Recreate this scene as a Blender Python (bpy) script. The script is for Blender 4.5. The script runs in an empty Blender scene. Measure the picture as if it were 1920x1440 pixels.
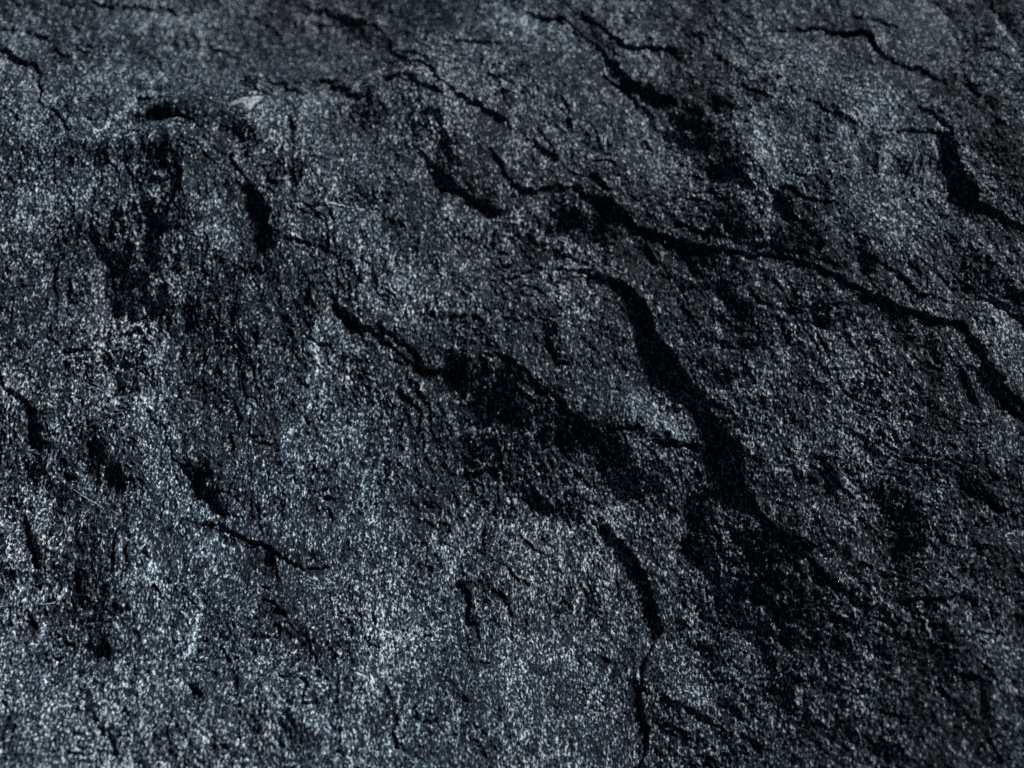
import bpy, math
import numpy as np

# ------------------------------------------------------------------ camera, world, lamps, exposure
scene = bpy.context.scene
SRC_W, SRC_H = 1920.0, 1440.0           # pixel frame the tracing below is written in
LENS, SENSOR = 60.0, 36.0
PITCH = math.radians(54)                # camera looks this far below the horizontal
DIST = 0.334                            # metres from lens to the slab (frame is about 20 cm wide)

cam_data = bpy.data.cameras.new("camera")
cam = bpy.data.objects.new("camera", cam_data)
scene.collection.objects.link(cam)
CAM = np.array([0.0, -DIST * math.cos(PITCH), DIST * math.sin(PITCH)])
cam.location = CAM
cam.rotation_euler = (math.pi / 2 - PITCH, 0, 0)
cam_data.lens, cam_data.sensor_width = LENS, SENSOR
cam_data.clip_start, cam_data.clip_end = 0.01, 50
cam_data.dof.use_dof = True
cam_data.dof.focus_distance = DIST - 0.002
cam_data.dof.aperture_fstop = 15.0
scene.camera = cam

world = bpy.data.worlds.new("World")
scene.world = world
world.use_nodes = True
bg = world.node_tree.nodes["Background"]
bg.inputs["Color"].default_value = (0.36, 0.60, 1.0, 1)
bg.inputs["Strength"].default_value = 0.040

LIGHT_AZ = math.radians(42)             # from +X (image right) towards +Y (away from the camera)
LIGHT_EL = math.radians(31)
LD = 2.4
ldir = np.array([math.cos(LIGHT_EL) * math.cos(LIGHT_AZ), math.cos(LIGHT_EL) * math.sin(LIGHT_AZ), math.sin(LIGHT_EL)])
# one focused studio lamp, low behind the right-hand side; its pool of light is centred off to the lower left
lamp_data = bpy.data.lights.new("studio_lamp", 'SPOT')
lamp_data.energy = 640
lamp_data.color = (1.0, 0.985, 0.98)
lamp_data.shadow_soft_size = 0.15
lamp_data.spot_size = 2 * math.atan(0.225 / LD)
lamp_data.spot_blend = 1.0
lamp = bpy.data.objects.new("studio_lamp", lamp_data)
scene.collection.objects.link(lamp)
AIM = np.array([-0.124, -0.072, 0.0])
lamp.location = AIM + ldir * LD
from mathutils import Vector
lamp.rotation_euler = Vector(ldir).to_track_quat('Z', 'Y').to_euler()

vs = scene.view_settings
vs.view_transform, vs.look, vs.exposure, vs.gamma = 'Standard', 'None', 0.0, 1.0
vs.use_curve_mapping = False
scene.render.engine = 'CYCLES'
scene.cycles.use_denoising = False
scene.cycles.use_adaptive_sampling = False
scene.cycles.max_bounces = 4

# ------------------------------------------------------------------ pixel <-> slab plane
FWD = np.array([0, math.cos(PITCH), -math.sin(PITCH)])
UP = np.array([0, math.sin(PITCH), math.cos(PITCH)])
FPX = LENS / SENSOR * SRC_W

def to_pixel(X, Y, Z):
    dy, dz = Y - CAM[1], Z - CAM[2]
    depth = dy * FWD[1] + dz * FWD[2]
    return SRC_W / 2 + FPX * X / depth, SRC_H / 2 - FPX * (dy * UP[1] + dz * UP[2]) / depth

def ray(u, v):
    return np.array([(u - SRC_W / 2) / FPX, 0, 0]) + FWD - UP * (v - SRC_H / 2) / FPX

# ------------------------------------------------------------------ sampling grid of the slab face
STEP = 0.000206
XMIN, XMAX, YMIN, YMAX = -0.185, 0.185, -0.150, 0.190
nx, ny = int((XMAX - XMIN) / STEP) // 2 * 2, int((YMAX - YMIN) / STEP) // 2 * 2
xs = XMIN + STEP * np.arange(nx)
ys = YMIN + STEP * np.arange(ny)
GX, GY = np.meshgrid(xs, ys)
GX, GY = GX.astype(np.float32), GY.astype(np.float32)
rng = np.random.default_rng(7)
KX = np.fft.rfftfreq(nx, STEP).astype(np.float32)[None, :]
KY = np.fft.fftfreq(ny, STEP).astype(np.float32)[:, None]

def noise(lam_lo, lam_hi, beta=1.0, stretch=1.0, angle=0.0, seed=0):
    """unit-variance noise holding wavelengths lam_lo..lam_hi (mm); stretch > 1 draws it out along `angle` (deg, from +Y)"""
    r = np.random.default_rng(seed)
    a = math.radians(angle)
    ka = (KX * math.cos(a) - KY * math.sin(a))
    kb = (KX * math.sin(a) + KY * math.cos(a)) * stretch
    k = np.sqrt(ka * ka + kb * kb) / 1000.0 + 1e-9
    amp = k ** (-beta - 1) * np.exp(-(k * lam_lo) ** 2 * 0.5) * (1 - np.exp(-(k * lam_hi) ** 2 * 0.5))
    F = np.fft.rfft2(r.standard_normal((ny, nx)).astype(np.float32)) * amp
    n = np.fft.irfft2(F, s=(ny, nx)).astype(np.float32)
    return n / n.std()

# ------------------------------------------------------------------ relief traced from the photograph
# ledges: (points, drop in mm, toe width px, reach px) - the high side lies to the left of the direction of travel (up / right)
LEDGES = [
    ([(960, 492), (1040, 502), (1110, 508), (1180, 542), (1218, 582), (1242, 628), (1290, 682), (1330, 742), (1356, 800), (1392, 852), (1404, 915), (1436, 982), (1510, 1030), (1560, 1076), (1612, 1112), (1680, 1135)], 1.35, 14, 200),
    ([(1150, 526), (1180, 542), (1218, 582), (1242, 628), (1290, 682), (1330, 742), (1356, 800), (1392, 852), (1404, 915), (1436, 982), (1480, 1012)], 1.9, 24, 170),
    ([(905, 340), (960, 350), (1040, 350), (1112, 364), (1160, 392), (1200, 432), (1262, 455), (1330, 468), (1420, 472), (1500, 488), (1600, 524), (1680, 562), (1762, 590), (1804, 612), (1830, 662), (1880, 718), (1925, 765), (1990, 830)], 1.45, 11, 200),
    ([(500, -30), (560, 2), (652, 22), (720, 56), (748, 88), (760, 112), (802, 130), (850, 168), (900, 200), (952, 236), (1000, 262)], 1.25, 14, 180),
    ([(772, 270), (800, 285), (832, 318), (880, 356), (930, 378), (970, 372)], 1.4, 12, 90),
    ([(960, 22), (1010, 28), (1062, 40), (1088, 62), (1120, 92), (1160, 120), (1186, 150), (1226, 178), (1260, 196)], 1.0, 12, 110),
    ([(1060, 10), (1100, 30), (1130, 50), (1160, 75), (1230, 85), (1290, 92)], 0.8, 8, 70),
    ([(1118, 122), (1150, 150), (1180, 170), (1205, 205), (1232, 236)], 0.9, 8, 80),
    ([(1170, 130), (1200, 160), (1230, 178), (1270, 190)], 0.7, 8, 60),
    ([(1415, 62), (1460, 54), (1500, 46), (1560, 56), (1622, 64), (1672, 100), (1720, 118), (1780, 138), (1820, 150)], 1.2, 6, 120),
    ([(1810, 128), (1832, 150), (1850, 175)], 0.6, 6, 50),
    ([(1385, 164), (1430, 174), (1475, 184)], 0.5, 6, 50),
    ([(1500, 178), (1540, 190), (1580, 204), (1615, 222)], 0.8, 8, 70),
    ([(1635, 232), (1700, 236), (1756, 246), (1790, 268), (1806, 300), (1812, 345), (1836, 378), (1882, 402), (1930, 425), (1990, 450)], 1.25, 16, 130),
    ([(1725, 190), (1760, 215), (1786, 245), (1800, 262)], 0.6, 6, 60),
    ([(1358, 288), (1390, 316), (1415, 346)], 0.8, 10, 60),
    ([(1440, 348), (1462, 352), (1490, 400), (1530, 442)], 1.0, 14, 80),
    ([(1450, 336), (1510, 356), (1560, 372), (1600, 394)], 0.5, 5, 60),
    ([(1215, 430), (1215, 465), (1230, 490), (1235, 510)], 0.35, 4, 40),
    ([(618, 535), (624, 575), (650, 592), (690, 610), (715, 640), (745, 660), (790, 682), (830, 694), (870, 682)], 1.3, 12, 120),
    ([(515, 430), (560, 454), (600, 466), (640, 474), (660, 500), (685, 535)], 0.5, 6, 70),
    ([(570, 368), (590, 395), (605, 420)], 0.5, 7, 40),
    ([(715, 398), (745, 412), (770, 425)], 0.5, 6, 50),
    ([(488, 160), (500, 148), (560, 152), (640, 164), (700, 172)], 1.4, 8, 90),
    ([(690, 165), (720, 142), (760, 150), (800, 165), (830, 178)], 1.1, 8, 80),
    ([(370, 238), (392, 262), (430, 292), (462, 336), (490, 380), (506, 430), (492, 500)], 1.6, 16, 90),
    ([(366, 262), (385, 290), (410, 305), (425, 300)], 0.7, 6, 40),
    ([(505, 200), (535, 215), (560, 240)], 0.5, 5, 40),
    ([(385, 85), (410, 100), (428, 130)], 0.5, 6, 50),
    ([(240, 190), (250, 165), (285, 160), (302, 146)], 1.3, 9, 50),
    ([(-60, 70), (-10, 84), (50, 112), (72, 140), (84, 175), (90, 196)], 1.9, 12, 100),
    ([(-60, 25), (0, 45), (50, 50), (100, 70)], 0.9, 9, 70),
    ([(80, 5), (160, 8), (240, 10), (290, 8), (340, 25)], 0.8, 8, 70),
    ([(85, 190), (110, 200), (125, 222), (140, 235)], 0.4, 5, 40),
    ([(-40, 650), (-5, 690), (15, 725), (45, 745), (70, 775), (84, 820), (76, 880)], 1.3, 13, 90),
    ([(40, 955), (52, 985), (74, 1030), (78, 1082)], 1.0, 10, 70),
    ([(262, 735), (285, 770), (320, 800), (332, 848), (362, 892), (400, 934), (446, 962), (480, 975)], 1.1, 10, 110),
    ([(352, 974), (400, 978), (440, 992), (500, 1014), (526, 1040), (560, 1058), (600, 1066), (652, 1058)], 1.5, 12, 110),
    ([(1108, 935), (1130, 968), (1168, 1010), (1186, 1045), (1204, 1090), (1230, 1150), (1246, 1184), (1226, 1216), (1208, 1270), (1210, 1320), (1214, 1380), (1208, 1450), (1205, 1520)], 1.4, 10, 140),
    ([(1235, 1300), (1262, 1318), (1300, 1335), (1332, 1358)], 0.6, 7, 60),
    ([(1395, 1372), (1412, 1388), (1440, 1400)], 0.6, 7, 40),
    ([(800, 580), (840, 590), (880, 584), (918, 588)], 0.5, 5, 50),
    ([(850, 690), (900, 660), (950, 664), (975, 690), (1010, 730), (1060, 770), (1110, 800), (1170, 822)], 0.5, 12, 80),
    ([(1130, 790), (1210, 812), (1260, 828), (1320, 832)], 0.6, 6, 60),
    ([(1690, 1115), (1760, 1120), (1800, 1120), (1840, 1136)], 0.6, 7, 60),
    ([(1800, 1256), (1826, 1262), (1842, 1276), (1852, 1300), (1856, 1345)], 0.35, 7, 60),
    ([(1790, 680), (1820, 720), (1838, 760)], 0.9, 9, 60),
    ([(1880, 740), (1910, 770), (1940, 800)], 0.8, 9, 60),
    ([(1330, 730), (1340, 745), (1365, 762)], 0.5, 5, 40),
    ([(868, 1080), (884, 1142), (874, 1180), (872, 1215)], 0.6, 7, 50),
    ([(660, 1020), (700, 1045), (740, 1060)], 0.4, 6, 40),
    ([(490, 1120), (520, 1145), (545, 1170)], 0.6, 10, 50),
    ([(170, 1360), (200, 1385), (212, 1430)], 0.6, 7, 50),
    ([(1555, 845), (1566, 880), (1576, 915)], 0.5, 7, 40),
    ([(1845, 840), (1860, 870), (1885, 890)], 0.5, 7, 50),
    ([(970, 430), (1000, 460), (1060, 478), (1120, 500)], 0.6, 7, 60),
    ([(340, 1345), (362, 1300), (385, 1315)], 0.4, 7, 40),
    ([(810, 60), (850, 80), (900, 82), (960, 86)], 0.5, 6, 50),
    ([(1590, 20), (1650, 40), (1700, 70)], 0.4, 6, 60),
    ([(318, 262), (338, 320), (316, 390), (296, 450), (282, 520), (262, 590)], 1.9, 46, 90), ([(232, 190), (300, 192), (352, 212), (380, 240)], 1.0, 24, 60),
    ([(176, 452), (205, 500), (215, 560), (240, 600)], 0.9, 30, 70),
    ([(520, 205), (552, 232), (560, 290), (562, 350)], 0.45, 6, 50), ([(925, 272), (938, 312), (965, 338), (1005, 348)], 0.6, 7, 60),
    ([(1052, 176), (1074, 214), (1082, 250)], 0.45, 6, 40), ([(1078, 62), (1088, 88), (1090, 112)], 0.5, 6, 40), ([(1105, 322), (1132, 338), (1148, 360)], 0.4, 5, 40),
    ([(858, 424), (890, 448), (926, 474)], 0.5, 6, 40), ([(1784, 12), (1800, 34), (1822, 50)], 0.6, 7, 40), ([(1850, -10), (1868, 22), (1896, 52), (1930, 70)], 0.8, 8, 60),
    ([(1395, 448), (1460, 460), (1530, 478), (1595, 502)], 0.5, 5, 50), ([(575, 628), (604, 640), (632, 652)], 0.4, 5, 40), ([(690, 602), (735, 630), (772, 652), (812, 682)], 0.6, 6, 50),
    ([(1440, 586), (1500, 602), (1570, 606)], 0.45, 8, 60), ([(286, 1104), (304, 1124), (324, 1132)], 0.35, 5, 40), ([(764, 1044), (790, 1062), (832, 1080)], 0.4, 6, 40),
    ([(754, 1345), (747, 1370), (748, 1402)], 0.4, 7, 40), ([(1850, 1365), (1868, 1390), (1888, 1420)], 0.5, 8, 50), ([(752, 92), (788, 104), (812, 124)], 0.5, 5, 40),
    ([(1000, 258), (1030, 272), (1060, 290)], 0.4, 5, 40), ([(1330, 192), (1352, 198), (1376, 202)], 0.35, 5, 40), ([(110, 172), (126, 196), (132, 224)], 0.4, 6, 40),
    ([(18, 186), (26, 208), (8, 232)], 0.4, 6, 40), ([(640, 590), (668, 612), (690, 640)], 0.4, 5, 40), ([(1250, 420), (1290, 432), (1350, 440), (1400, 452)], 0.5, 6, 50),
    ([(1600, 470), (1680, 500), (1740, 540), (1800, 570)], 0.4, 6, 60), ([(1850, 560), (1890, 590), (1930, 600)], 0.45, 7, 60), ([(1270, 540), (1300, 590), (1340, 640)], 0.35, 6, 60),
    ([(380, 40), (430, 60), (470, 90)], 0.35, 6, 50), ([(430, 20), (480, 30), (520, 55)], 0.35, 5, 50), ([(560, 60), (590, 100), (600, 130)], 0.3, 6, 40),
    ([(1030, 610), (1040, 650), (1070, 680)], 0.35, 6, 50), ([(1480, 1000), (1530, 1010), (1570, 1035)], 0.35, 6, 50), ([(1830, 900), (1860, 935), (1920, 965)], 0.45, 8, 60),
    ([(640, 880), (700, 900), (740, 930)], 0.3, 6, 50), ([(760, 1110), (790, 1130), (800, 1160)], 0.3, 6, 40), ([(220, 905), (250, 930), (262, 965)], 0.35, 7, 50),
]
# slopes turned from (-) or towards (+) the window: (points, half width px, strength)
SLOPES = [
    # upper left quarter
    ([(305, 285), (320, 350), (288, 430), (262, 500), (245, 560)], 30, -1.35), ([(205, 480), (240, 530), (290, 560)], 40, -.7),
    ([(250, 190), (320, 192), (372, 215)], 16, -.8), ([(160, 300), (235, 285)], 25, -.5), ([(150, 440), (235, 410)], 28, -.6),
    ([(470, 360), (492, 400), (488, 490)], 20, -.7), ([(425, 220), (460, 262)], 18, -.7), ([(700, 190), (760, 195), (800, 240)], 40, -.8),
    ([(840, 300), (905, 360)], 22, -.7), ([(110, 455), (100, 490)], 12, -.6), ([(315, 592), (316, 604)], 14, -1.0),
    ([(240, 680), (238, 720)], 20, -.7), ([(395, 408), (400, 420)], 13, -.5), ([(650, 350), (700, 365)], 10, -.4),
    ([(380, 560), (420, 600)], 35, -.35), ([(640, 30), (720, 80), (745, 120)], 26, -0.32000000000000006), ([(100, 105), (140, 130)], 20, -.4),
    ([(240, 178), (200, 220), (162, 258)], 8, 1.2), ([(495, 150), (455, 186)], 8, 1.0), ([(350, 330), (378, 400), (410, 440)], 22, .8),
    ([(602, 575), (592, 640), (600, 690), (572, 770)], 6, 1.1), ([(50, 155), (25, 210)], 34, .5), ([(180, 90), (300, 70), (420, 100)], 60, .45),
    ([(550, 110), (570, 130)], 45, .45), ([(915, 520), (916, 545)], 10, .8), ([(660, 290), (690, 310)], 14, .5), ([(150, 165), (160, 190)], 20, .4),
    ([(180, 620), (100, 580)], 30, .35), ([(640, 385), (720, 400)], 5, .6), ([(390, 270), (405, 290)], 8, .5),
    # upper right quarter
    ([(1040, 22), (1100, 52), (1170, 122), (1240, 175)], 20, -0.32000000000000006), ([(1280, 240), (1340, 270), (1355, 310)], 34, -.55),
    ([(1350, 410), (1420, 440), (1490, 462)], 22, -.7), ([(1470, 370), (1505, 420), (1540, 448)], 14, -.9),
    ([(1050, 400), (1120, 420)], 26, -.8), ([(1130, 425), (1135, 450)], 18, -.7), ([(1645, 250), (1640, 310)], 10, -.6),
    ([(1695, 298), (1740, 300)], 16, -.7), ([(1790, 260), (1802, 330), (1822, 372)], 18, -0.4), ([(1870, 190), (1882, 250)], 12, -.5),
    ([(1380, 520), (1390, 560), (1402, 640)], 28, -.6), ([(1500, 520), (1600, 555), (1680, 600), (1760, 650)], 16, -0.15),
    ([(1830, 520), (1910, 560)], 25, -.5), ([(1636, 440), (1636, 500)], 8, -.7), ([(1290, 470), (1330, 500)], 24, -.5),
    ([(1000, 600), (1040, 640)], 20, -.4),
    ([(1040, 200), (1000, 240)], 20, -.4), ([(1450, 560), (1560, 600), (1600, 605)], 12, -.5), ([(1300, 60), (1260, 130)], 30, -.4),
    ([(1670, 30), (1750, 70)], 45, .5), ([(1852, 15), (1880, 60), (1902, 105)], 7, .9), ([(1170, 300), (1225, 310)], 24, .6),
    ([(1430, 260), (1530, 280), (1610, 285)], 34, .25), ([(1655, 383), (1690, 375)], 9, .8), ([(1060, 90), (1020, 150)], 34, .4),
    ([(1480, 90), (1560, 100)], 34, .3), ([(1720, 130), (1660, 190)], 45, .45), ([(1765, 545), (1775, 560)], 16, .6),
    ([(1870, 600), (1905, 680)], 24, .6), ([(1680, 400), (1760, 440)], 35, .3), ([(1450, 300), (1445, 325)], 12, .5), ([(1810, 300), (1830, 320)], 6, .7),
    # lower left quarter
    ([(72, 780), (80, 830), (74, 890)], 18, -.5), ([(195, 830), (195, 880), (240, 900)], 22, -.5), ([(350, 862), (400, 915), (440, 948)], 11, -.8),
    ([(512, 1040), (520, 1085)], 8, -.8), ([(55, 985), (76, 1045), (80, 1090)], 12, -.4), ([(165, 1095), (190, 1180), (150, 1235), (95, 1270)], 50, -.38),
    ([(205, 1212), (208, 1228)], 20, -.6), ([(495, 1145), (545, 1178)], 22, -.4), ([(428, 1215), (445, 1300), (425, 1360), (438, 1430)], 30, -.42),
    ([(362, 1300), (378, 1312)], 8, -1.0), ([(875, 1305), (888, 1318)], 12, -1.2), ([(872, 1100), (884, 1145), (874, 1210)], 7, -.7),
    ([(870, 1365), (905, 1405)], 18, -.6), ([(635, 1290), (640, 1380)], 20, -.3), ([(935, 740), (905, 850)], 38, -.5), ([(880, 700), (930, 720)], 38, -.6),
    ([(590, 1050), (610, 1050)], 18, -.5), ([(110, 935), (55, 900)], 20, -.5), ([(560, 1200), (620, 1230)], 25, -.4),
    ([(270, 795), (310, 820), (330, 860)], 20, .7), ([(320, 930), (300, 1010), (335, 1060)], 34, .6), ([(370, 1105), (372, 1180), (340, 1255)], 8, .9),
    ([(600, 820), (645, 840)], 22, .5), ([(550, 800), (552, 850)], 10, .6), ([(290, 1260), (310, 1270)], 36, .5), ([(60, 1190), (30, 1300)], 28, .4),
    ([(115, 1370), (60, 1435)], 16, .5), ([(585, 1085), (600, 1088)], 9, .7), ([(832, 1358), (842, 1360)], 7, .9), ([(850, 1290), (850, 1330)], 6, .6),
    ([(270, 735), (292, 772)], 5, .8), ([(125, 1100), (100, 1130)], 6, .5), ([(140, 920), (195, 955)], 4, .7), ([(740, 1100), (800, 1200)], 60, .25),
    ([(660, 690), (650, 730)], 6, .6), ([(520, 1230), (525, 1250)], 16, .5), ([(450, 880), (480, 885)], 20, .4), ([(720, 1330), (715, 1400)], 20, .35),
    # lower right quarter
    ([(1320, 950), (1328, 1040)], 22, -.8), ([(1380, 1080), (1500, 1150), (1580, 1210)], 60, -.45), ([(1680, 940), (1722, 990), (1705, 1050)], 28, -.9),
    ([(1755, 1140), (1768, 1200), (1782, 1250)], 20, -.75), ([(1480, 1270), (1515, 1335)], 22, -.7), ([(1508, 1366), (1514, 1374)], 8, -1.0),
    ([(1655, 1390), (1682, 1450)], 14, -.8), ([(1100, 800), (1150, 850), (1185, 905)], 26, -.7), ([(1000, 925), (1080, 960)], 22, -.5),
    ([(1552, 850), (1572, 915)], 10, -.8), ([(1815, 885), (1860, 930)], 16, -.6), ([(1070, 1140), (1100, 1150)], 28, -.4), ([(960, 760), (1040, 830)], 45, -.42),
    ([(1640, 1130), (1700, 1200)], 30, -.4), ([(1855, 1260), (1858, 1330)], 8, -.6), ([(1350, 700), (1380, 690)], 24, -.4), ([(1600, 760), (1640, 720)], 20, -.4),
    ([(1060, 990), (1020, 1060)], 55, .35), ([(1090, 1118), (1070, 1172)], 6, .8), ([(1050, 1300), (1110, 1400)], 70, .4), ([(1262, 1220), (1305, 1300)], 30, .5),
    ([(1656, 793), (1670, 800)], 9, 1.0), ([(1870, 1010), (1905, 1000)], 18, .7), ([(1132, 740), (1120, 800)], 10, .5), ([(1180, 730), (1235, 790)], 24, .5),
    ([(1398, 1386), (1406, 1392)], 8, .9), ([(1885, 790), (1870, 860)], 22, .5), ([(1740, 1120), (1760, 1200)], 7, .6), ([(1550, 950), (1660, 870)], 40, .25),
    ([(1250, 1000), (1290, 1060)], 35, .25), ([(960, 1250), (1000, 1200)], 60, .25), ([(1820, 1170), (1880, 1240)], 40, .3),
]
# thin raised mineral veins: (points, half width px, height mm)
VEINS = [([(242, 174), (226, 196), (198, 222), (162, 258)], 5, .55), ([(497, 148), (478, 168), (452, 188)], 5, .5), ([(600, 572), (590, 640), (600, 690), (588, 730), (566, 800)], 5, .5),
         ([(368, 1100), (374, 1150), (368, 1195), (336, 1262)], 6, .45), ([(266, 732), (280, 756), (296, 776)], 4, .45), ([(1850, 10), (1862, 38), (1884, 66), (1904, 104)], 5, .5),
         ([(1092, 1114), (1084, 1130), (1068, 1174)], 3, .15), ([(664, 690), (654, 712), (650, 740)], 4, .35), ([(1726, 1130), (1740, 1180), (1752, 1215)], 4, .3),
         ([(300, 330), (296, 322), (280, 330)], 4, .3), ([(1806, 300), (1815, 318), (1828, 330)], 5, .4), ([(1880, 1006), (1905, 996), (1930, 992)], 5, .35),
         ([(960, 140), (972, 160), (980, 170)], 4, .3), ([(128, 1098), (118, 1115), (102, 1130)], 4, .3), ([(556, 800), (548, 835), (560, 860)], 6, .25), ([(870, 1286), (852, 1300), (848, 1335)], 4, .25)]
# mean tone of the photograph in eight by six fields: slow swells of the face
SWELL = np.array([[94, 88, 60, 48, 46, 42, 52, 46], [50, 26, 42, 42, 42, 37, 40, 34], [42, 26, 48, 56, 44, 32, 34, 32],
                  [50, 64, 76, 42, 42, 29, 31, 31], [68, 82, 86, 76, 58, 36, 34, 32], [112, 108, 102, 118, 76, 34, 32, 32]], float)

def swell(U, V):
    fx = np.clip(U / 240 - .5, 0, 6.999); fy = np.clip(V / 240 - .5, 0, 4.999)
    ix, iy = fx.astype(int), fy.astype(int)
    tx, ty = fx - ix, fy - iy
    tx, ty = tx * tx * (3 - 2 * tx), ty * ty * (3 - 2 * ty)
    S = (SWELL - 54) / 54
    return (S[iy, ix] * (1 - tx) + S[iy, ix + 1] * tx) * (1 - ty) + (S[iy + 1, ix] * (1 - tx) + S[iy + 1, ix + 1] * tx) * ty

def near(pts, U, V, reach):
    """distance, side (+ = left of travel) and position 0..1 along a polyline, inside its own window of the grid"""
    p = np.array(pts, np.float32)
    lo, hi = p.min(0) - reach, p.max(0) + reach
    m = (U > lo[0]) & (U < hi[0]) & (V > lo[1]) & (V < hi[1])
    r, c = np.where(m.any(1))[0], np.where(m.any(0))[0]
    if len(r) == 0 or len(c) == 0: return None
    sl = (slice(r[0], r[-1] + 1), slice(c[0], c[-1] + 1))
    u, v = U[sl], V[sl]
    best = np.full(u.shape, 1e9, np.float32); side = np.zeros_like(best); along = np.zeros_like(best)
    seg = np.hypot(*np.diff(p, axis=0).T); acc = np.concatenate([[0], np.cumsum(seg)]); tot = acc[-1]
    for i in range(len(p) - 1):
        ax, ay = p[i]; dx, dy = p[i + 1] - p[i]
        t = np.clip(((u - ax) * dx + (v - ay) * dy) / (seg[i] ** 2 + 1e-6), 0, 1)
        qx, qy = u - ax - t * dx, v - ay - t * dy
        d = qx * qx + qy * qy
        b = d < best
        best[b] = d[b]
        along[b] = ((acc[i] + t * seg[i]) / tot)[b]
        cr = dy * qx - dx * qy               # image v runs down: positive on the upper / right hand side
        side[b] = np.sign(cr)[b]
    return sl, np.sqrt(best), side, along

def sstep(x, a, b):
    t = np.clip((x - a) / (b - a), 0, 1)
    return t * t * (3 - 2 * t)

wob = 7.0 * noise(4, 30, 1.2, seed=11) + 3.0 * noise(.9, 6, 1.0, seed=12) + .7 * noise(.3, 1.4, .5, seed=18)       # raggedness of the broken edges, px
wob2 = 7.0 * noise(4, 30, 1.2, seed=13) + 3.0 * noise(.9, 6, 1.0, seed=14) + .7 * noise(.3, 1.4, .5, seed=19)
wid = np.exp(.45 * noise(3, 20, 1.0, seed=15))

LEDGE = 0.80
vary = np.clip(.95 + .25 * noise(9, 50, 1.0, seed=16), .6, 1.4)
sub = np.clip(noise(1.2, 14, 1.0, seed=20), -1.6, 1.6)
patch2 = noise(.8, 5, .8, seed=24)
patchy = np.clip(1 + .18 * noise(2, 12, 1.0, seed=17), .4, 1.6)

ledge_near = np.zeros((ny, nx), np.float32)

def relief(U, V):
    g = (1.15 * swell(U, V)).astype(np.float32)
    Uw, Vw = U + 0.9 * wob, V + 0.9 * wob2
    for pts, w, a in SLOPES:
        res = near(pts, Uw, Vw, 3 * w)
        if res is None: continue
        sl, d, s, t = res
        g[sl] += 1.5 * a * np.exp(-(d / w) ** 2) * patchy[sl]
    g = np.tanh(g * 1.1)* .8
    # find the gentlest relief whose slope along the light is -g
    ca, sa = math.cos(LIGHT_AZ), math.sin(LIGHT_AZ)
    k2 = (KX ** 2 + KY ** 2) * (2 * math.pi) ** 2
    ku = (KX * ca + KY * sa) * 2 * math.pi
    H = np.fft.rfft2(-g) * (-1j * ku) / (ku ** 2 + 0.05 * k2 + (2 * math.pi / 0.45) ** 2)
    h = np.fft.irfft2(H, s=(ny, nx)).astype(np.float32)
    ledge_near[:] = 0
    Ue, Ve = U + .75 * wob, V + .75 * wob2
    for pts, drop, w, reach in LEDGES:
        res = near(pts, Ue, Ve, reach * 2.2)
        if res is None: continue
        sl, d, s, t = res
        e = np.clip(np.minimum(t, 1 - t) / 0.16, 0, 1); e = e * e * (3 - 2 * e)
        d = d * s                                   # + on the high side
        ww = w * wid[sl]
        hi = np.exp(-np.clip(d, 0, None) / reach) * 0.45
        x = np.clip(-d / ww, 0, 6)
        x2 = np.clip((x - .45 - .22 * sub[sl]) * 7, 0, 1)
        lo = 0.45 - np.minimum(1, .50 * np.clip(x * 7, 0, 1) + .26 * x2 + .24 * np.clip(x, 0, 1))
        lo = np.where(x >= 1, -0.55 * np.exp(-np.clip(-d - ww, 0, None) / reach), lo)
        # the drop closes smoothly at both ends
        fade = np.exp(-(np.clip(np.abs(d) - reach * .9, 0, None) / (reach * .4)) ** 2)
        if drop > .75: ledge_near[sl] = np.maximum(ledge_near[sl], e * np.exp(-(d / 34) ** 2))
        h[sl] += (drop ** .68 * LEDGE / 1000) * vary[sl] * e * fade * (np.where(d > 0, hi, lo) - .42 * np.exp(-((d + 3.5) / 3.2) ** 2))
    return h

U0, V0 = to_pixel(GX, GY, 0.0)
h = relief(U0, V0)
# second pass with the parallax of the swells taken out
k = np.sqrt(KX ** 2 + KY ** 2)
hs = np.fft.irfft2(np.fft.rfft2(h) * np.exp(-(k * .006) ** 2), s=(ny, nx)).astype(np.float32)
hs -= hs.mean()
U1, V1 = to_pixel(GX, GY, hs)
h = relief(U1, V1)
h -= h.mean()
hs = np.fft.irfft2(np.fft.rfft2(h) * np.exp(-(k * .004) ** 2), s=(ny, nx)).astype(np.float32)
U1, V1 = to_pixel(GX, GY, hs)
h = relief(U1, V1)
h -= h.mean()

vein = np.zeros_like(h)
Uv, Vv = U1 + .5 * wob, V1 + .5 * wob2
for pts, w, mm in VEINS:
    res = near(pts, Uv, Vv, 3 * w + 6)
    if res is None: continue
    sl, d, s_, t = res
    f = np.exp(-(d / w) ** 2) * np.clip(np.minimum(t, 1 - t) * 6, 0, 1) * np.clip(.75 + .5 * patch2[sl], .1, 1.2)
    h[sl] += mm / 1000 * f
    vein[sl] = np.maximum(vein[sl], f)

# cleavage steps, lumps, lineation and grain of the broken face
ph = (-.75 * GX * 1000 - .66 * GY * 1000) / 9.0 + 1.1 * noise(9, 60, 1.2, seed=21) + .25 * noise(1.5, 9, 1.0, seed=22)
fr = ph - np.floor(ph)
saw = fr - sstep(fr, .94, 1.0)
right = sstep(U1, 500, 1300)
calm = (1 - .8 * ledge_near) * (1.5 - .85 * right)      # clean sheets beside the big partings and on the right
h += 0.00030 * calm * saw * (0.35 + .65 * right) * np.clip(.5 + .6 * noise(8, 40, 1, seed=23), 0, 1.4)
left = 1 - right
gr_edge = noise(.4, 3, .8, seed=60)
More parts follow.
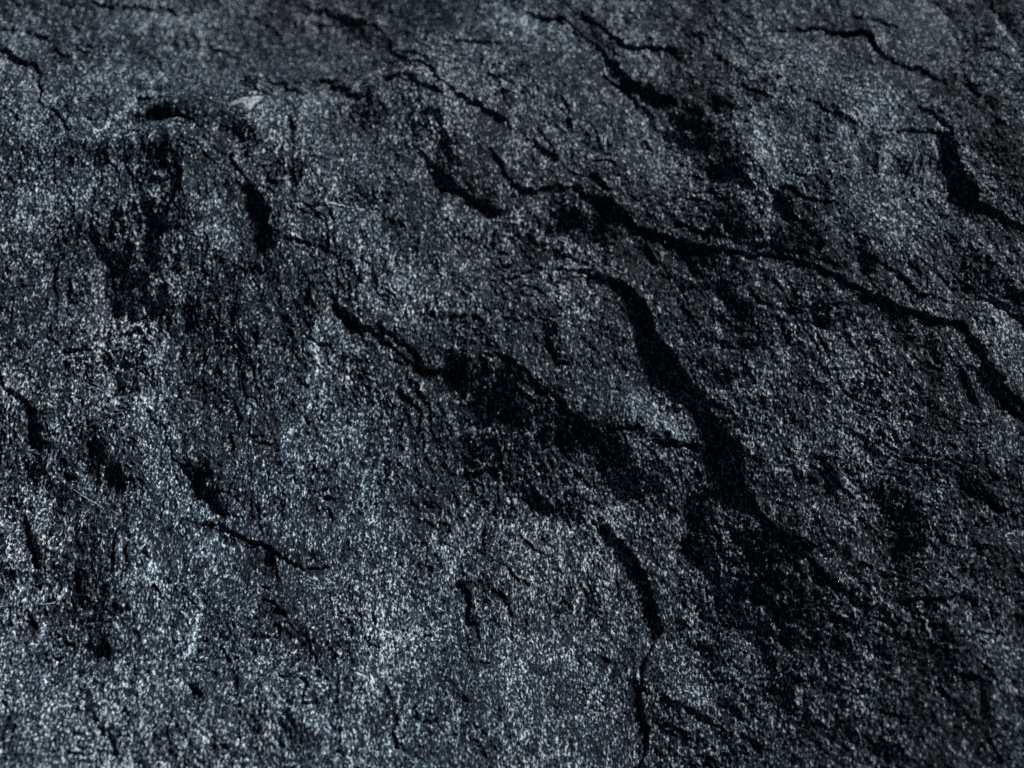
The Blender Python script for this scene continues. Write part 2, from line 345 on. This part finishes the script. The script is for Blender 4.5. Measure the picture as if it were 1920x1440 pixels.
# folds and flaky creases: down the frame on the left, down to the right on the right-hand side
h += 0.00013 * noise(2.2, 14, 1.0, 1.3, 0, seed=31)
fold_l, fold_r = noise(1.3, 11, 1.0, 1.5, 6, seed=36), noise(1.1, 9, .9, 2.6, -34, seed=37)
h += 0.00016 * left * fold_l + 0.00011 * right * fold_r
# thin flakes left standing on the cleavage planes: flat sheets with ragged edges at three sizes
for sd, lo_, hi_, st, lev, mm in ((61, 3.0, 40, 1.5, 1.6, .44), (63, 1.8, 16, 1.6, 1.4, .26), (65, 1.0, 7, 1.5, 1.2, .12)):
    q = lev * (left * noise(lo_, hi_, 1.2, st, 10, seed=sd) + right * noise(lo_, hi_, 1.2, st * 1.2, -36, seed=sd + 1)) + .05 * gr_edge
    fq = q - np.floor(q)
    h += mm / 1000 * (sstep(fq, 0, .10) - fq) * np.clip(.75 + .45 * noise(8, 40, 1, seed=sd + 20), .1, 1.5) * calm
cl, cr_ = np.abs(noise(1.5, 12, 1.0, 2.6, 8, seed=38)), np.abs(noise(1.5, 12, 1.0, 2.4, -40, seed=39))
h -= 0.00022 * np.exp(-((left * cl + right * cr_) / .22)) * np.clip(.6 + .7 * noise(6, 30, 1, seed=40), 0, 1.6) * calm
h += 0.000058 * noise(.9, 3.5, .8, 1.6, 4, seed=32)
# hairline partings, mostly running down to the right like the ledges
for sd, an, wd, dp in ((41, -50, .022, .00016), (42, -38, .018, .00014), (43, -12, .016, .00010)):
    q = noise(1.6, 34, 1.1, 2.2, an, seed=sd)
    mask = sstep(noise(6, 40, 1, seed=sd + 50), .35, 1.2)
    sd_, lip = q / wd, np.exp(-(q / (wd * 14)) ** 2)
    h += mask * (dp * .2 * np.tanh(sd_) * lip - dp * np.exp(-sd_ ** 2))
gr = noise(.36, 1.2, .2, 2.4, 6, seed=33)
gr2 = noise(.22, .6, 0.0, 1.5, 8, seed=34)
rough = np.clip(1 + .35 * noise(4, 25, 1, seed=35), .45, 1.7)
h += (0.000060 * gr + 0.000030 * gr2) * rough
h -= h.mean()

# ------------------------------------------------------------------ materials
def new_mat(name):
    m = bpy.data.materials.new(name); m.use_nodes = True
    nt = m.node_tree; nt.nodes.clear()
    out = nt.nodes.new('ShaderNodeOutputMaterial'); b = nt.nodes.new('ShaderNodeBsdfPrincipled')
    nt.links.new(b.outputs[0], out.inputs['Surface'])
    return m, nt, b

def n_noise(nt, vec, scale, detail, rough=.5, dist=0.0):
    n = nt.nodes.new('ShaderNodeTexNoise'); n.inputs['Scale'].default_value = scale
    n.inputs['Detail'].default_value = detail; n.inputs['Roughness'].default_value = rough; n.inputs['Distortion'].default_value = dist
    nt.links.new(vec, n.inputs['Vector']); return n.outputs['Fac']

def n_ramp(nt, fac, stops):
    r = nt.nodes.new('ShaderNodeValToRGB'); e = r.color_ramp.elements
    while len(e) < len(stops): e.new(.5)
    for el, (p, c) in zip(e, stops): el.position = p; el.color = (*c, 1)
    nt.links.new(fac, r.inputs['Fac']); return r.outputs['Color']

def n_math(nt, op, a, b):
    m = nt.nodes.new('ShaderNodeMath'); m.operation = op
    for i, x in enumerate((a, b)):
        if isinstance(x, (int, float)): m.inputs[i].default_value = x
        else: nt.links.new(x, m.inputs[i])
    return m.outputs[0]

def slate_material():
    m, nt, b = new_mat("split_slate")
    tc = nt.nodes.new('ShaderNodeTexCoord'); mp = nt.nodes.new('ShaderNodeMapping')
    mp.inputs['Rotation'].default_value = (0, 0, math.radians(8)); mp.inputs['Scale'].default_value = (1, .44, 1)
    nt.links.new(tc.outputs['Object'], mp.inputs['Vector']); v = mp.outputs['Vector']
    fine = n_noise(nt, v, 2500, 2, .55)
    mp2 = nt.nodes.new('ShaderNodeMapping'); mp2.inputs['Rotation'].default_value = (0, 0, math.radians(4)); mp2.inputs['Scale'].default_value = (1, .30, 1)
    nt.links.new(tc.outputs['Object'], mp2.inputs['Vector'])
    mid = n_noise(nt, mp2.outputs['Vector'], 760, 3, .6)
    big = n_noise(nt, v, 70, 4, .6)
    f = n_math(nt, 'ADD', n_math(nt, 'MULTIPLY', fine, .56), n_math(nt, 'ADD', n_math(nt, 'MULTIPLY', mid, .26), n_math(nt, 'MULTIPLY', big, .18)))
    at = nt.nodes.new('ShaderNodeAttribute'); at.attribute_name = 'vein'
    f = n_math(nt, 'ADD', f, n_math(nt, 'MULTIPLY', at.outputs['Fac'], .09))
    col = n_ramp(nt, f, [(.452, (.002, .0035, .0065)), (.507, (.015, .026, .039)), (.557, (.10, .140, .172)), (.622, (.56, .625, .665))])
    hue = nt.nodes.new('ShaderNodeMix'); hue.data_type = 'RGBA'; hue.blend_type = 'MULTIPLY'
    tint = n_ramp(nt, n_noise(nt, tc.outputs['Object'], 22, 3, .6), [(.36, (.93, .99, 1.03)), (.52, (.99, 1.0, 1.0)), (.68, (1.04, .99, .98))])
    hue.inputs['Factor'].default_value = 1.0
    nt.links.new(col, hue.inputs['A']); nt.links.new(tint, hue.inputs['B'])
    nt.links.new(hue.outputs['Result'], b.inputs['Base Color'])
    ro = nt.nodes.new('ShaderNodeMapRange'); ro.inputs['To Min'].default_value = .42; ro.inputs['To Max'].default_value = .75
    nt.links.new(fine, ro.inputs['Value']); nt.links.new(ro.outputs[0], b.inputs['Roughness'])
    b.inputs['Specular IOR Level'].default_value = .09
    bp = nt.nodes.new('ShaderNodeBump'); bp.inputs['Strength'].default_value = 1.0; bp.inputs['Distance'].default_value = .0004
    fb = n_noise(nt, v, 2600, 3, .6)
    nt.links.new(n_math(nt, 'ADD', fb, n_math(nt, 'MULTIPLY', fine, .8)), bp.inputs['Height'])
    nt.links.new(bp.outputs[0], b.inputs['Normal'])
    return m

def plain_material(name, c0, c1, scale, rough):
    m, nt, b = new_mat(name)
    tc = nt.nodes.new('ShaderNodeTexCoord')
    f = n_noise(nt, tc.outputs['Object'], scale, 4, .6)
    nt.links.new(n_ramp(nt, f, [(.35, c0), (.65, c1)]), b.inputs['Base Color'])
    b.inputs['Roughness'].default_value = rough
    bp = nt.nodes.new('ShaderNodeBump'); bp.inputs['Strength'].default_value = .5; bp.inputs['Distance'].default_value = .0002
    nt.links.new(f, bp.inputs['Height']); nt.links.new(bp.outputs[0], b.inputs['Normal'])
    return m

MAT = slate_material()
MAT_CHIP = plain_material("pale_chip", (.04, .05, .058), (.46, .51, .54), 1300, .5)
MAT_GRAIN = plain_material("pale_mineral", (.16, .19, .21), (.50, .56, .59), 1500, .5)
MAT_FIBRE = plain_material("pale_fibre", (.26, .29, .30), (.5, .54, .55), 1200, .5)

# ------------------------------------------------------------------ slab: its face is cut along the ledges into the cleaved layers
BASE_Z = -0.030
slab = bpy.data.objects.new("slate_slab", None)
scene.collection.objects.link(slab)
slab.location = (0, 0, BASE_Z)
slab.empty_display_size = .02
slab["label"] = "dark blue-grey split slate slab with ragged ledges filling the whole picture"
slab["category"] = "slate slab"
slab["kind"] = "thing"

# every sample near the frame, every third one in the margin outside it
def pick(c, lo, hi, n):
    i = np.arange(n); inside = (c > lo) & (c < hi)
    return i[inside | (i % 4 == 0) | (i == n - 1)]
ci, ri = pick(xs, -.128, .128, nx), pick(ys, -.098, .132, ny)
PX, PY, PZ = GX[np.ix_(ri, ci)], GY[np.ix_(ri, ci)], h[np.ix_(ri, ci)]
PU, PV = U1[np.ix_(ri, ci)] + wob[np.ix_(ri, ci)] * .75, V1[np.ix_(ri, ci)] + wob2[np.ix_(ri, ci)] * .75
gy, gx = np.gradient(h, STEP)
NRM = np.stack([-gx, -gy, np.ones_like(gx)], -1)[np.ix_(ri, ci)]
NRM /= np.linalg.norm(NRM, axis=-1, keepdims=True)
R, C = PX.shape

CHAINS = [
    [(-900, -60), (300, -40), (960, 22), (1062, 40), (1088, 62), (1160, 120), (1186, 150), (1260, 196), (1385, 164), (1475, 184), (1540, 190), (1615, 222), (1700, 236), (1756, 246), (1790, 268), (1806, 300), (1812, 345), (1836, 378), (1882, 402), (1930, 425), (2900, 800)],
    [(-900, 20), (200, 0), (500, -10), (560, 2), (652, 22), (720, 56), (748, 88), (760, 112), (802, 130), (850, 168), (900, 200), (930, 330), (960, 350), (1040, 350), (1112, 364), (1160, 392), (1200, 432), (1262, 455), (1330, 468), (1420, 472), (1500, 488), (1600, 524), (1680, 562), (1762, 590), (1804, 612), (1830, 662), (1880, 718), (1925, 765), (2900, 1500)],
    [(-900, 100), (0, 45), (50, 50), (100, 70), (250, 165), (302, 146), (488, 152), (560, 152), (640, 164), (700, 172), (772, 270), (832, 318), (880, 380), (960, 492), (1040, 502), (1110, 508), (1180, 542), (1218, 582), (1242, 628), (1290, 682), (1330, 742), (1356, 800), (1392, 852), (1404, 915), (1436, 982), (1510, 1030), (1560, 1076), (1612, 1112), (1800, 1130), (1854, 1300), (2900, 2600)],
    [(-900, 200), (-10, 84), (50, 112), (72, 140), (84, 175), (240, 230), (370, 238), (392, 262), (430, 292), (462, 336), (490, 380), (506, 430), (600, 466), (618, 535), (624, 575), (650, 592), (690, 610), (715, 640), (745, 660), (790, 682), (830, 694), (960, 800), (1108, 935), (1130, 968), (1168, 1010), (1186, 1045), (1204, 1090), (1230, 1150), (1246, 1184), (1262, 1318), (1332, 1358), (1500, 1500), (2900, 3000)],
    [(-900, 500), (-40, 650), (-5, 690), (15, 725), (45, 745), (70, 775), (262, 790), (320, 810), (332, 848), (362, 892), (400, 934), (440, 992), (500, 1014), (526, 1040), (560, 1058), (652, 1062), (860, 1075), (884, 1142), (900, 1320), (960, 1500), (2900, 3400)],
]
order = np.zeros((R, C), np.int32)
for ch in CHAINS:
    p = np.array(ch, float)
    order += PV > np.interp(PU, p[:, 0], p[:, 1])
face_layer = order[:-1, :-1]
idx = np.arange(R * C).reshape(R, C)
QUADS = np.stack([idx[:-1, :-1], idx[:-1, 1:], idx[1:, 1:], idx[1:, :-1]], -1).reshape(-1, 4)
VERTS = np.stack([PX, PY, PZ - BASE_Z], -1).reshape(-1, 3).astype(np.float32)
VN = NRM.reshape(-1, 3).astype(np.float32)

VEIN = vein[np.ix_(ri, ci)].ravel()

def quad_mesh(name, verts, quads, normals=None, veins=None):
    me = bpy.data.meshes.new(name)
    me.vertices.add(len(verts)); me.vertices.foreach_set("co", verts.astype(np.float32).ravel())
    me.loops.add(len(quads) * 4); me.loops.foreach_set("vertex_index", quads.astype(np.int32).ravel())
    me.polygons.add(len(quads)); me.polygons.foreach_set("loop_start", (np.arange(len(quads)) * 4).astype(np.int32))
    me.update(calc_edges=True)
    if normals is not None:
        me.polygons.foreach_set("use_smooth", np.ones(len(quads), bool))
        me.normals_split_custom_set_from_vertices(normals)
    if veins is not None:
        me.attributes.new('vein', 'FLOAT', 'POINT').data.foreach_set('value', veins.astype(np.float32))
    me.materials.append(MAT)
    return me

LAYER_LABELS = ["topmost cleaved layer across the top and upper right", "cleaved layer between the two upper right ledges",
                "broad cleaved layer right of the deepest black ledge", "sunken middle layer below the central ledges",
                "left middle layer with the deep vertical hollows", "lowest pale layer at the lower left"]
for L in range(len(CHAINS) + 1):
    q = QUADS[face_layer.ravel() == L]
    if len(q) == 0: continue
    used, inv = np.unique(q.ravel(), return_inverse=True)
    o = bpy.data.objects.new("slate_layer", quad_mesh("slate_layer", VERTS[used], inv.reshape(-1, 4), VN[used], VEIN[used]))
    o["label"] = LAYER_LABELS[L]
    scene.collection.objects.link(o); o.parent = slab

# rough broken sides and the underside close the slab
rim = np.concatenate([idx[0, :-1], idx[:-1, -1], idx[-1, :0:-1], idx[:0:-1, 0]])
n = len(rim); rings = [VERTS[rim]]
for j, t in enumerate((.25, .5, .75, 1.0)):
    r = VERTS[rim].copy(); r[:, 2] *= (1 - t)
    r[:, :2] *= 1 + .012 * np.sin(j * 2.1) * (1 if t < 1 else 0) + rng.normal(0, .002, (n, 1)) * (t < 1)
    rings.append(r)
sv = np.concatenate(rings)
i0 = np.arange(n); i1 = (i0 + 1) % n
sq = np.concatenate([np.stack([j * n + i0, (j + 1) * n + i0, (j + 1) * n + i1, j * n + i1], -1) for j in range(4)])
me = bpy.data.meshes.new("slab_body")
me.from_pydata(sv.tolist(), [], sq.tolist() + [list(4 * n + i0[::-1])])
me.materials.append(MAT)
body = bpy.data.objects.new("slab_body", me); scene.collection.objects.link(body); body.parent = slab

# ------------------------------------------------------------------ small things lying on the slab
def surface(u, v):
    d = ray(u, v); z = 0.0
    for _ in range(8):
        p = CAM + d * ((z - CAM[2]) / d[2])
        z = float(h[min(max(int((p[1] - YMIN) / STEP), 0), ny - 1), min(max(int((p[0] - XMIN) / STEP), 0), nx - 1)])
    return np.array([p[0], p[1], z])

def add(name, me, mat, loc, parent=None, label=None, cat=None):
    me.materials.append(mat)
    o = bpy.data.objects.new(name, me); scene.collection.objects.link(o)
    o.location = loc
    if parent: o.parent = parent; o.location = Vector(loc) - parent.location
    if label: o["label"] = label
    if cat: o["category"] = cat
    return o

# pale chip: a wedge-shaped sliver with a ridged top, broad at one end and drawn to a point at the other
a, b2 = surface(428, 202), surface(498, 196)
ctr = (a + b2) / 2; ax = (b2 - a); ln = np.linalg.norm(ax[:2]); ang = math.atan2(ax[1], ax[0])
outline = [(-.5, .02), (-.42, .10), (-.25, .13), (-.02, .12), (.2, .07), (.38, .06), (.5, .0), (.36, -.045), (.15, -.10), (-.02, -.19), (-.14, -.2), (-.27, -.13), (-.4, -.06)]
outline = [(x, y * 1.35) for x, y in outline]
bot = [(x * ln, y * ln, -.0006) for x, y in outline]
mid_ = [(x * ln, y * ln, .0004 + .0002 * math.sin(5 * i)) for i, (x, y) in enumerate(outline)]
ridge = [(-.34 * ln, .03 * ln, .0009), (-.12 * ln, -.02 * ln, .0013), (.1 * ln, .0, .0010), (.3 * ln, .01 * ln, .0007)]
V = bot + mid_ + ridge; N = len(outline); F = [list(range(N))[::-1]]
F += [[i, (i + 1) % N, N + (i + 1) % N, N + i] for i in range(N)]
near_r = [0, 0, 0, 1, 2, 3, 3, 3, 2, 1, 1, 0, 0]
for i in range(N):
    j = (i + 1) % N; r0, r1 = 2 * N + near_r[i], 2 * N + near_r[j]
    F.append([N + i, N + j, r0] if r0 == r1 else [N + i, N + j, r1, r0])
me = bpy.data.meshes.new("stone_chip"); me.from_pydata(V, [], F)
chip = add("stone_chip", me, MAT_CHIP, ctr + np.array([0, 0, .0008]), None, "small pale wedge-shaped stone chip lying on the ledge at upper left", "stone chip")
chip.rotation_euler = (math.radians(14), math.radians(2), ang)

def thread(pts, rad, name, mat, label, cat, lift=.00012, jag=0.0):
    """tapered tube through surface points given as pixels"""
    P = np.array([surface(*p) for p in pts]) + np.array([0, 0, lift])
    P = np.array([[np.interp(t, np.linspace(0, 1, len(P)), P[:, k_]) for k_ in range(3)] for t in np.linspace(0, 1, 6 * len(P))])
    P[:, 1] += jag * rng.normal(0, .00016, len(P)); o0 = P[0].copy(); P = P - o0; V, F, S = [], [], 6
    for i, p in enumerate(P):
        t = P[min(i + 1, len(P) - 1)] - P[max(i - 1, 0)]; t /= np.linalg.norm(t)
        s_ = np.cross(t, [0, 0, 1]); s_ /= np.linalg.norm(s_); w_ = np.cross(s_, t)
        r = rad * (1 + jag * rng.normal(0, .45)) * (.25 + .75 * math.sin(math.pi * (i + .4) / (len(P) - .2)))
        V += [tuple(p + r * (math.cos(6.283 * k_ / S) * s_ + math.sin(6.283 * k_ / S) * w_)) for k_ in range(S)]
    for i in range(len(P) - 1):
        F += [[i * S + k_, i * S + (k_ + 1) % S, (i + 1) * S + (k_ + 1) % S, (i + 1) * S + k_] for k_ in range(S)]
    F += [list(range(S))[::-1], list(range((len(P) - 1) * S, len(P) * S))]
    me = bpy.data.meshes.new(name); me.from_pydata(V, [], F)
    for pl in me.polygons: pl.use_smooth = True
    return add(name, me, mat, o0, None, label, cat)

thread([(598, 376), (630, 384), (665, 391), (708, 399)], .00022, "pale_scratch", MAT_GRAIN, "long thin pale splinter in the slate left of centre", "scratch", .00002, 1.0)  # added sliver stands in for a pale scratch in the slab face
thread([(890, 884), (902, 880), (912, 870), (917, 862)], .00006, "fibre", MAT_FIBRE, "fine pale curved hair lying below the centre of the slab", "fibre", .0003)
thread([(138, 918), (160, 934), (182, 946), (196, 956)], .00009, "fibre", MAT_FIBRE, "fine pale straight hair near the left edge of the slab", "fibre", .0002)
thread([(68, 1136), (84, 1134), (100, 1132), (116, 1118), (128, 1098)], .00009, "fibre", MAT_FIBRE, "fine pale bent hair at the rim of the lower left hollow", "fibre", .0002)

# pale mineral grains set in the face are part of the slab
import bmesh
for i, (u, v, r) in enumerate([(43, 405, 5), (1658, 384, 5), (1175, 704, 3), (1184, 710, 4), (838, 1358, 4), (592, 1086, 4), (1402, 1388, 6)]):
    bm = bmesh.new(); bmesh.ops.create_icosphere(bm, subdivisions=2, radius=1)
    rr = np.random.default_rng(100 + i)
    for vert in bm.verts: vert.co *= 1 + .28 * rr.standard_normal() * .6
    s = r * .000104
    bmesh.ops.scale(bm, vec=(s * 1.25, s * .8, s * .45), verts=bm.verts)
    me = bpy.data.meshes.new("mineral_grain"); bm.to_mesh(me); bm.free()
    o = add("mineral_grain", me, MAT_GRAIN, surface(u, v), slab)
    o.rotation_euler = (rr.normal(0, .3), rr.normal(0, .3), rr.uniform(0, 3.1))
print("SLAB", nx, ny, R, C, "height range mm", h.min() * 1000, h.max() * 1000)
